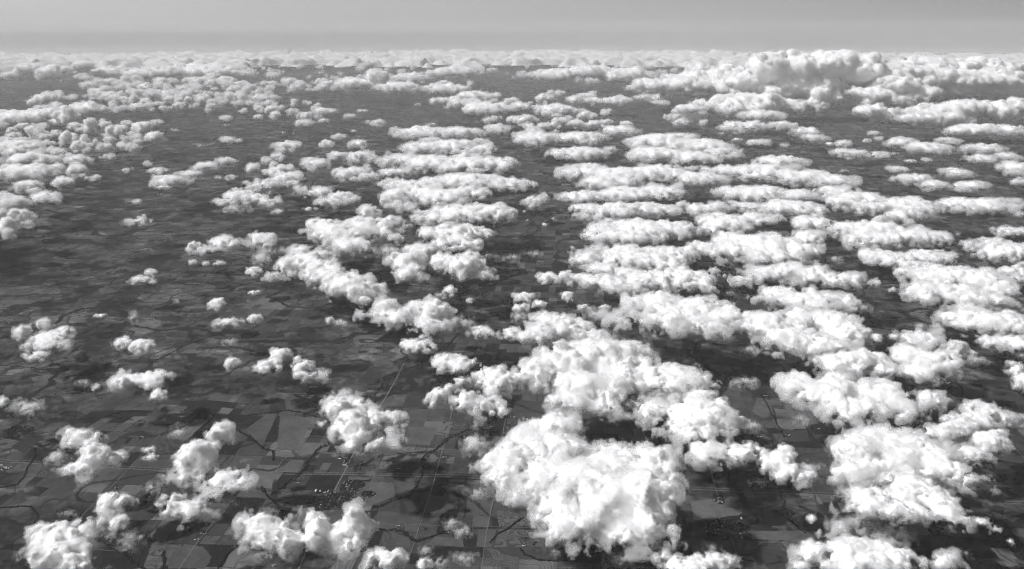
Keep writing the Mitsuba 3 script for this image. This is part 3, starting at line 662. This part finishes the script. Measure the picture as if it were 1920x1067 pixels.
# smaller ones, told by where they lie: (column, row, half width, half height) of each lump
SMALL = [
 [(5,752,9,12)], [(181,727,9,8)], [(280,842,12,8),(282,857,14,8)], [(457,864,14,5)], [(203,1064,10,5)], [(604,794,9,8)], [(297,740,16,12)],
 [(190,592,12,5)], [(408,569,18,11)], [(475,548,12,5)], [(476,508,18,9)], [(363,491,10,5),(385,494,8,4)], [(409,493,12,5)], [(260,415,24,7)], [(271,405,7,6)],
 [(258,378,12,5)], [(237,380,5,3)], [(302,364,8,3)], [(522,397,12,5)], [(580,392,14,4)], [(620,600,9,8)], [(638,605,12,6)],
 [(844,545,13,11)], [(880,564,8,5)], [(803,559,10,8)], [(1062,555,13,12)], [(1095,575,14,6)], [(1132,575,12,6)], [(948,417,6,5)], [(893,422,6,3)], [(983,397,5,4)],
 [(1037,409,6,3)], [(1022,421,8,4)], [(1645,633,12,9)], [(1677,631,13,7)], [(1640,530,12,8)], [(1358,518,5,5)], [(1673,543,8,6)], [(1823,662,9,6)], [(1522,973,9,10)], [(1535,1000,6,9)],
 [(1840,978,18,9),(1865,992,16,8)], [(1897,1016,8,7)], [(920,481,12,5)], [(863,714,17,8)],
 [(143,300,22,10),(145,320,20,13)], [(120,342,20,12)], [(176,333,14,7)], [(50,350,28,12)], [(85,371,28,11)],
 [(293,229,13,5)], [(329,243,10,4)], [(425,221,14,5)], [(432,262,20,6)], [(378,273,9,3)], [(540,274,26,9)], [(500,300,14,7),(520,294,18,7)], [(425,302,18,9)], [(385,312,24,9),(350,327,25,7)], [(312,339,36,8)],
 [(240,319,11,5)], [(295,320,18,6)], [(277,306,9,5)], [(408,333,9,4)], [(432,332,12,5)], [(308,351,14,4)], [(475,315,14,10)], [(613,270,13,11)], [(635,257,14,7)], [(632,292,18,8)], [(590,308,28,11)],
 [(568,230,20,5)], [(607,226,12,4)], [(529,248,8,3)], [(551,250,5,2)], [(426,234,8,3)], [(655,218,12,5)], [(705,230,18,6)], [(665,246,9,3)], [(680,208,12,4)], [(783,196,8,4)], [(810,233,11,4)],
 [(1425,217,42,7)], [(1395,237,42,7)], [(1470,235,28,6)], [(1510,247,28,6)], [(1525,258,25,5)], [(1355,250,9,3)], [(1377,250,9,3)], [(1420,267,22,6)], [(1470,272,12,5)], [(1382,262,11,4)], [(1555,270,10,4)], [(1582,269,17,7)],
 [(1580,286,22,7)], [(1607,288,22,8)], [(1650,290,22,6)], [(1592,297,9,3)], [(1678,288,11,3)], [(1625,264,12,4)], [(1650,260,10,5)], [(1690,268,30,9)], [(1735,278,40,8)], [(1775,263,22,6)], [(1845,280,38,7)], [(1708,302,12,3)],
 [(1736,300,11,5)], [(1840,298,28,6)], [(1886,294,25,8)], [(1900,315,30,12)], [(1912,342,16,9)], [(1685,317,20,6)], [(1790,323,28,6)], [(1710,335,32,7)], [(1752,347,28,7)], [(1817,349,30,9)], [(1583,320,10,3)], [(1640,250,14,5)],
 [(1160,245,35,8)], [(935,240,28,7)], [(40,276,48,13)], [(60,300,50,7)], [(45,322,55,10),(105,315,15,10)], [(1800,665,10,8)], [(1105,632,20,7)], [(988,412,5,3)],
]
# torn thin scraps, half clear
THIN = [
 [(48,763,22,10)], [(155,717,9,5)], [(103,858,13,12)], [(318,890,13,11)], [(285,915,16,8)], [(250,1012,20,13)], [(500,957,15,7)], [(896,925,13,8)], [(885,875,7,8)], [(845,982,14,8),(868,998,14,10)], [(870,1046,22,8)],
 [(890,832,20,14)], [(1165,1048,28,10)], [(1577,990,20,18)], [(1605,978,16,9)], [(1665,1008,36,12)], [(248,594,6,10)], [(333,565,5,4)], [(600,702,18,9)], [(730,470,18,8)], [(860,606,20,10)], [(1135,630,18,8)], [(1395,715,18,8)],
 [(1120,590,20,8)], [(1170,1010,14,6)], [(1230,1030,30,9)], [(1003,475,10,4)], [(960,482,12,4)], [(500,470,12,4)], [(534,468,10,4)], [(430,640,12,5)], [(700,885,9,5)],
]
# towers and banks towards the horizon, told apart by their distance: row of the base first
FAR = [
 ('the great thunderhead', 'great towering white thundercloud mass on the right horizon', 200, [(1440,128,46,38),(1500,128,50,34),(1560,122,60,32),(1480,158,46,28),(1530,160,56,28),(1610,132,60,34),(1660,150,50,26),(1395,152,34,22),(1450,170,50,18)]),
 ('the front dome', 'crisp bright dome standing in front of the great thundercloud', 203, [(1540,174,26,21),(1565,182,20,15),(1528,192,30,9)]),
 ('the second dome', 'smooth rising mass with a grey right flank, right of the crisp dome', 205, [(1690,160,38,18),(1640,176,45,15),(1720,175,30,18),(1680,185,50,14)]),
 ('the bright shelf', 'bright hazy cloud shelf right of the great thundercloud, under the sky', 168, [(1735,126,66,24),(1830,130,80,22),(1905,138,45,22),(1700,150,50,18)]),
 ('the left flank', 'lower bright flank of heaps left of the great thundercloud', 186, [(1290,160,60,14),(1370,165,60,16),(1430,176,50,12),(1220,158,45,9)]),
 ('the back wall', 'hazy bright wall of cloud filling the right horizon behind the domes', 182, [(1300,152,50,20),(1370,146,55,26),(1650,140,70,32),(1730,146,70,28),(1800,150,70,24),(1870,152,70,24),(1700,166,60,16),(1790,170,60,14),(1880,172,60,12)]),
 ('the slanted tip', 'slanted bright cloud tip near the right edge below the sky', 178, [(1795,153,38,14),(1770,162,34,9)]),
 ('the edge shelf', 'pale cloud shelf under the sky at the far right edge', 182, [(1880,162,46,12),(1840,166,40,8)]),
 ('the near tower', 'small bright tower below the second dome on the right', 232, [(1635,208,30,15),(1658,216,25,15)]),
 ('the right rampart', 'long bright rampart of heaped cloud at the right, nearest of the far banks', 236, [(1750,210,55,13),(1810,203,50,18),(1870,207,50,20),(1760,220,70,11),(1905,200,30,18)]),
 ('the right apron', 'flat grey apron in front of the long bright rampart', 256, [(1830,244,45,8),(1890,244,35,8)]),
 ('the left shoulder', 'hazy bank at the left shoulder of the great thundercloud', 160, [(1315,138,32,22),(1270,148,40,11),(1345,150,30,12)]),
 ('the foot bank', 'low bank running along the foot of the left shoulder', 176, [(1230,166,50,8),(1330,168,60,8),(1400,176,50,7)]),
 ('the thin shelf', 'thin shelf of cloud under the great thundercloud', 208, [(1400,197,90,6),(1480,200,50,6)]),
 ('the hazy plateau', 'hazy bright plateau on the horizon right of the centre', 155, [(1040,141,50,7),(1100,134,45,10),(1170,142,60,9)]),
 ('the centre tower', 'bright tower with a shaded right side on the horizon left of centre', 172, [(705,145,22,16),(665,157,35,12),(710,160,25,11)]),
 ('the dark crest', 'crest behind the bright centre tower, with small dark notches', 152, [(765,146,38,9),(860,134,40,9),(820,138,30,6)]),
 ('the tower tail', 'long tail of cloud right of the bright centre tower', 176, [(750,165,45,8),(835,167,42,10),(862,168,22,9)]),
 ('the low sail', 'sail shaped cloud right of the tail, over the far plain', 190, [(905,180,40,9),(880,182,30,7)]),
 ('the long streak', 'long streak of small heaps below the sail shaped cloud', 200, [(835,189,48,7),(930,191,48,7),(985,196,25,6)]),
 ('the far field', 'broad flat cloud field on the far plain right of centre', 198, [(1060,181,66,8),(1110,186,75,9),(1185,186,55,8),(1235,191,40,5)]),
 ('the far steps', 'stepped heaps in front of the broad flat cloud field', 216, [(910,204,48,9),(980,199,20,6),(1040,206,40,9)]),
 ('the mid steps', 'second stepped row in front, wider and more broken', 236, [(950,220,40,8),(1000,225,40,10),(1050,214,40,8),(1110,219,50,10)]),
 ('the low steps', 'third stepped row at the head of the centre rows', 246, [(1020,236,42,8),(1085,235,48,10),(1160,231,40,10)]),
 ('the right scatter', 'thin scattered banks right of the stepped rows', 232, [(1295,203,30,6),(1300,218,22,6),(1290,228,22,4)]),
 ('the left tower', 'grey shaded tower at the far left under the sky', 150, [(50,130,24,13),(25,141,24,8)]),
 ('the twin tower', 'second shaded tower right of the far left tower', 152, [(98,137,34,15),(155,123,22,11)]),
 ('the far roll', 'long roll of cloud behind the crowded heaps on the left', 150, [(200,136,40,8),(260,139,36,11),(312,135,42,9)]),
 ('the thin streak', 'thin bright streak right of the long roll', 145, [(385,138,80,4)]),
 ('the crowd top', 'crowded heaps along the top of the left cloud field', 166, [(190,156,30,12),(240,150,30,10),(290,154,40,12),(340,150,35,11),(385,151,38,11),(412,155,22,10)]),
 ('the crowd middle', 'crowded heaps in the middle of the left cloud field', 194, [(210,172,36,13),(270,178,48,13),(332,177,36,12),(378,178,30,12)]),
 ('the crowd foot', 'loose heaps at the foot of the left cloud field', 210, [(245,200,22,9),(313,204,25,7),(345,204,12,9),(388,207,16,7),(290,193,26,7)]),
 ('the spur', 'spur of bright heaps between the crowded field and the clear plain', 200, [(468,156,22,12),(440,184,30,13),(475,174,26,17),(502,165,30,12),(430,194,28,9)]),
 ('the spur foot', 'low heaps at the foot of the bright spur', 226, [(540,192,25,9),(505,206,38,9),(520,220,24,6),(470,205,24,6)]),
 ('the right roll', 'roll of bright heaps leading from the spur to the centre tower', 176, [(560,160,35,12),(602,158,38,10),(640,152,30,10)]),
 ('the plain bits', 'flat bits of cloud on the far plain below the right roll', 222, [(610,208,22,5),(575,216,18,4)]),
 ('the stepping heap', 'heap at the left between the towers and the main left mass', 214, [(75,195,30,13),(105,183,24,10)]),
 ('the lens bank', 'smooth lens shaped bank at the left edge', 232, [(45,221,60,10),(85,213,25,11)]),
 ('the upright heap', 'upright heap beside the smooth lens bank', 236, [(125,218,24,17)]),
 ('the grey veil', 'grey flat cloud behind the main left mass', 218, [(165,205,36,12)]),
 ('the left mass', 'main mass of heaped cloud at the left, bulging to the right', 292, [(140,258,35,22),(180,237,35,20),(215,252,28,18),(150,276,40,15),(195,272,20,18),(238,266,22,14)]),
 ('the left mass back', 'sloping heap at the left behind the main left mass', 268, [(70,249,42,17),(30,262,36,12)]),
 ('the outer knob', 'outer knob on the right of the main left mass', 256, [(265,241,20,14)]),
 ('the little cone', 'little cone shaped cloud right of the main left mass', 266, [(290,257,18,10)]),
]
# ------------------------------------------------------------------ building the clouds
scene['droplets'] = {'type': 'diffuse', 'reflectance': {'type': 'rgb', 'value': [0.95] * 3}}
scene['vapour_edge'] = {'type': 'null'}


def add_cloud(lobes, label, group, seed, far=None, thin=False, category='cloud', base=BASE):
    k, n = 'cloud', 0
    while k in labels:
        n += 1
        k = f'cloud_{n:03d}'
    heap, wisp, grid, box, soft = cloud_mesh(lobes, seed, far=far, base=base, **(dict(veil=3.0, ragged=2.0, shrink=0.3) if thin else {}))
    labels[k] = {'label': label, 'category': category, 'group': group}
    for piece in heap:
        obj(k + '__core', piece, 'droplets', smooth=True)
    scene['density_' + k] = {'type': 'heterogeneous', 'albedo': 0.995, 'scale': (0.45 if thin else 1.15) / soft,
                             'sigma_t': {'type': 'gridvolume', 'grid': mi.VolumeGrid(grid), 'to_world': box, 'filter_type': 'trilinear'}}
    VOX.append(grid.size)
    if len(wisp[1]):
        obj(k + '__vapour', wisp, 'vapour_edge', interior={'type': 'ref', 'id': 'density_' + k}, exterior={'type': 'ref', 'id': 'air'})


VOX = []
LAND = {}


def middle(lobes):
    l = np.array([q[:4] for q in lobes], float)
    lo, hi = (l[:, :2] - l[:, 2:]).min(0), (l[:, :2] + l[:, 2:]).max(0)
    return (lo + hi) / 2, (hi - lo) / 2


seed = 1
scraps = []
for short, label, group, lobes in CLOUDS:          # torn scraps drift round the larger near clouds
    m, hh = middle(lobes)
    if group == BIG and m[1] > 480:
        for k in range(2):
            q = rng.uniform(0, 6.283)
            scraps.append([(m[0] + (hh[0] + 14) * math.cos(q) + rng.uniform(-8, 8), m[1] + (hh[1] + 10) * math.sin(q), rng.uniform(7, 16), rng.uniform(4, 9))])
THIN += [s for s in scraps if 0 < s[0][0] < 1920 and s[0][1] < 1060]
for short, label, group, lobes in CLOUDS:
    if group == ROW:                              # heads standing up from the flat rows
        for cx, cy, rx, ry in list(lobes):
            for k in range(5):
                q = rng.uniform(0.16, 0.4)
                lobes.append((cx + rng.uniform(-1.05, 1.05) * rx, cy - rng.uniform(-0.5, 0.95) * ry, rx * q, min(ry * rng.uniform(0.45, 0.85), rx * q * 0.9)))
    LAND[short] = middle(lobes)
    if group == ROW:                              # and the rows themselves are broken into lumps
        lobes = [q for cx, cy, rx, ry in lobes for q in ([(cx, cy, rx, ry)] if rx < 24 else [(cx + s * 0.46 * rx, cy + rng.uniform(-0.32, 0.32) * ry, rx * rng.uniform(0.46, 0.6), ry * rng.uniform(0.7, 0.95)) for s in (-1, 1)] + [(cx, cy, rx * 0.88, ry)])]
    add_cloud(lobes, label, group, seed, base=BASE if group != PUFF else 1150.0)
    seed += 1
BROKEN = ('the crowd top', 'the crowd middle', 'the crowd foot', 'the spur', 'the spur foot', 'the right roll', 'the stepping heap', 'the left mass back', 'the left mass', 'the mid steps', 'the low steps', 'the far field', 'the long streak')
CROWDS = [('the crowd top', 165, 430, 143, 162, 54), ('the crowd middle', 170, 420, 160, 186, 70), ('the crowd foot', 200, 420, 184, 206, 34), ('the spur', 425, 520, 156, 196, 40), ('the right roll', 540, 670, 150, 172, 34),
          ('the spur foot', 480, 600, 190, 220, 30), ('the left mass back', 0, 110, 230, 290, 40), ('the stepping heap', 60, 180, 170, 214, 36), ('the long streak', 800, 1000, 184, 200, 14), ('the mid steps', 900, 1150, 204, 228, 18),
          ('the low steps', 960, 1180, 224, 246, 14), ('the far field', 1000, 1270, 172, 196, 22), ('the twin tower', 60, 180, 128, 148, 6), ('the hazy plateau', 960, 1300, 114, 152, 60), ('the dark crest', 690, 960, 114, 142, 44), ('the thin streak', 330, 690, 114, 146, 46), ('the tower tail', 730, 900, 152, 172, 14), ('the centre tower', 620, 740, 140, 168, 12), ('the left flank', 1200, 1440, 140, 184, 24), ('the far roll', 0, 360, 112, 146, 44), ('the left tower', 0, 70, 118, 148, 6), ('the right rampart', 1680, 1920, 190, 232, 16), ('the right scatter', 1240, 1400, 196, 232, 10), ('the left mass', 110, 260, 225, 296, 44), ('the bright shelf', 1640, 1920, 118, 178, 40), ('the second dome', 1610, 1770, 150, 204, 20), ('the great thunderhead', 1360, 1700, 104, 198, 40), ('the edge shelf', 1790, 1920, 140, 184, 12), ('the back wall', 1290, 1900, 120, 176, 60), ('the slanted tip', 1740, 1830, 140, 178, 8), ('the foot bank', 1180, 1440, 158, 180, 14)]
for name, x0, x1, y0, y1, n in CROWDS:            # many small heads in the crowded fields
    lobes = next(f[3] for f in FAR if f[0] == name)
    if name in BROKEN:                            # heaps broken into many small ones
        lobes[:] = [(cx + rng.uniform(-0.6, 0.6) * rx, cy + rng.uniform(-0.5, 0.5) * ry, rx * 0.34, ry * 0.62, cy + ry * 0.8) for cx, cy, rx, ry in lobes for k in range(2)]
    row = next(f[2] for f in FAR if f[0] == name)
    tall = name in ('the bright shelf', 'the back wall', 'the second dome', 'the great thunderhead')
    for k in range(n):
        v = rng.uniform(y0, y1)
        h = (2.6 + 5.0 * rng.random() ** 1.6) * (1.15 if name in BROKEN else 1.0) * (0.8 + 0.2 * (v > 150)) * (1.5 if tall else 1.0)
        lobes.append((rng.uniform(x0, x1), v, h * rng.uniform(1.1, 1.7 if tall else 2.4), h, row + rng.uniform(-2, 3) if tall else v + 0.8 * h))
for short, label, base, lobes in FAR:
    add_cloud(lobes, label, TOWER, seed, far=base)
    LAND[short] = middle(lobes)
    seed += 1

taken = {}


def where(lobes, kind):
    """A label for a small cloud: its look, then the two larger clouds it lies nearest to and on which side."""
    m, h = middle(lobes)
    size = 'tiny' if h[0] < 7 else 'small' if h[0] < 16 else 'modest' if h[0] < 30 else 'fair sized'
    shape = 'flat' if h[0] > 2.6 * h[1] else 'upright' if h[1] > 1.1 * h[0] else 'rounded' if len(lobes) == 1 else 'lumpy'
    near = sorted(LAND, key=lambda s: np.linalg.norm(np.maximum(np.abs(m - LAND[s][0]) - LAND[s][1], 0)))

    def side(s):
        d = (m - LAND[s][0]) / LAND[s][1]
        return ('right of' if d[0] > 0 else 'left of') if abs(d[0]) > abs(d[1]) else ('below' if d[1] > 0 else 'just above')
    for n in near[1:2 if kind[0] in 'f' or kind == 'tree clump' else 6]:
        text = f'{size} {shape} {kind} {side(near[0])} {near[0]}, {side(n)} {n}'
        if text not in taken:
            break
    taken[text] = 1
    return text


for lobes in SMALL:
    add_cloud(lobes, where(lobes, 'puff'), PUFF, seed, base=BASE if lobes[0][1] < 400 else 1150.0)
    seed += 1
for lobes in THIN:
    add_cloud(lobes, where(lobes, 'torn scrap'), 'torn scraps of thin cloud', seed, thin=True, base=1150.0)
    seed += 1

for k, (u, v) in FARM_KEYS:
    text = where([(u, v, 8, 8)], 'farm building' if k.startswith('farm_b') else 'tree clump').split(' ', 2)[2]
    labels[k]['label'] = ('pale ' if k.startswith('farm_b') else 'small dark ') + text
    labels[k]['group'] = 'farm buildings among the fields' if k.startswith('farm_b') else 'tree clumps at the farmsteads'

# the unbroken deck of cloud along the horizon: a billowed sheet with gaps, 235 to 365 km out
_az = np.linspace(-0.66, 0.66, 640)
_d = 235000.0 * (365 / 235) ** np.linspace(0, 1, 160)
_A, _D = np.meshgrid(_az, _d, indexing='ij')
_X, _Y = np.sin(_A) * _D, np.cos(_A) * _D
_P = np.stack([_X.ravel(), _Y.ravel(), np.zeros(_X.size)], 1)
_z = np.zeros((3, 1))
_b = 0.6 * sample(BILLOW, _P, 9000.0, _z + 5) + 0.4 * sample(BILLOW, _P, 3600.0, _z + 11)
_c = 0.5 * sample(SOFT, _P, 3600.0, _z + 7) + 0.7 * sample(SOFT, _P, 5200.0, _z + 21) + 0.7 * sample(SOFT, _P, 17000.0, _z + 40) + 0.5 * sample(SOFT, _P, 52000.0, _z + 60)
_e = np.clip((_D.ravel() - 232000) / 40000, 0, 1) * 2.6 + np.minimum((365000 - _D.ravel()) / 15000, 0.6) - 1.9
_h = BASE - 300 + 1500 * np.clip(_c + _e + 0.4, -0.2, 1.0) + 3600 * (_b - 0.45) * np.clip(_c + _e + 0.6, 0, 1)
_h = _h.reshape(_X.shape)
_v = np.stack([_X.ravel(), _Y.ravel(), np.maximum(_h, BASE).ravel()], 1)
_i = np.arange(639)[:, None] * 160 + np.arange(159)[None]
_q = np.stack([_i, _i + 160, _i + 161, _i + 1], -1).reshape(-1, 4)
_q = _q[(_h.ravel()[_q] > BASE).any(1)]
obj('cloud_deck', (_v, _q[:, ::-1]), 'deck', 'pale unbroken deck of cloud along the horizon under the sky', 'clouds', None, 'stuff', smooth=True)
_box = trimesh.creation.box([680000, 180000, 4600])
_box.apply_translation([0, 330000, 3700])
scene['thin_veil'] = {'type': 'homogeneous', 'albedo': 0.99, 'sigma_t': 1 / 170000.0}
obj('cloud_deck__vapour', _box, 'vapour_edge', interior={'type': 'ref', 'id': 'thin_veil'}, exterior={'type': 'ref', 'id': 'air'})   # the vapour that softens the top of the deck
scene['deck'] = {'type': 'twosided', 'b': {'type': 'diffuse', 'reflectance': {'type': 'rgb', 'value': [0.75] * 3}}}

print('voxels', sum(VOX), 'triangles', sum(len(meshkit.WRITTEN[d['filename']][1]) for d in scene.values() if d.get('type') == 'ply'))

# ------------------------------------------------------------------ the air
TOP = 15000.0
scene['haze'] = {'type': 'cube', 'to_world': T().translate([0, 0, TOP / 2 - 0.5]).scale([REACH + 9000, REACH + 9000, TOP / 2 + 0.5]), 'bsdf': {'type': 'null'}, 'interior': {'type': 'ref', 'id': 'air'}}
labels['haze'] = {'label': 'thin pale haze filling the air between the clouds and the ground', 'category': 'haze', 'kind': 'stuff'}
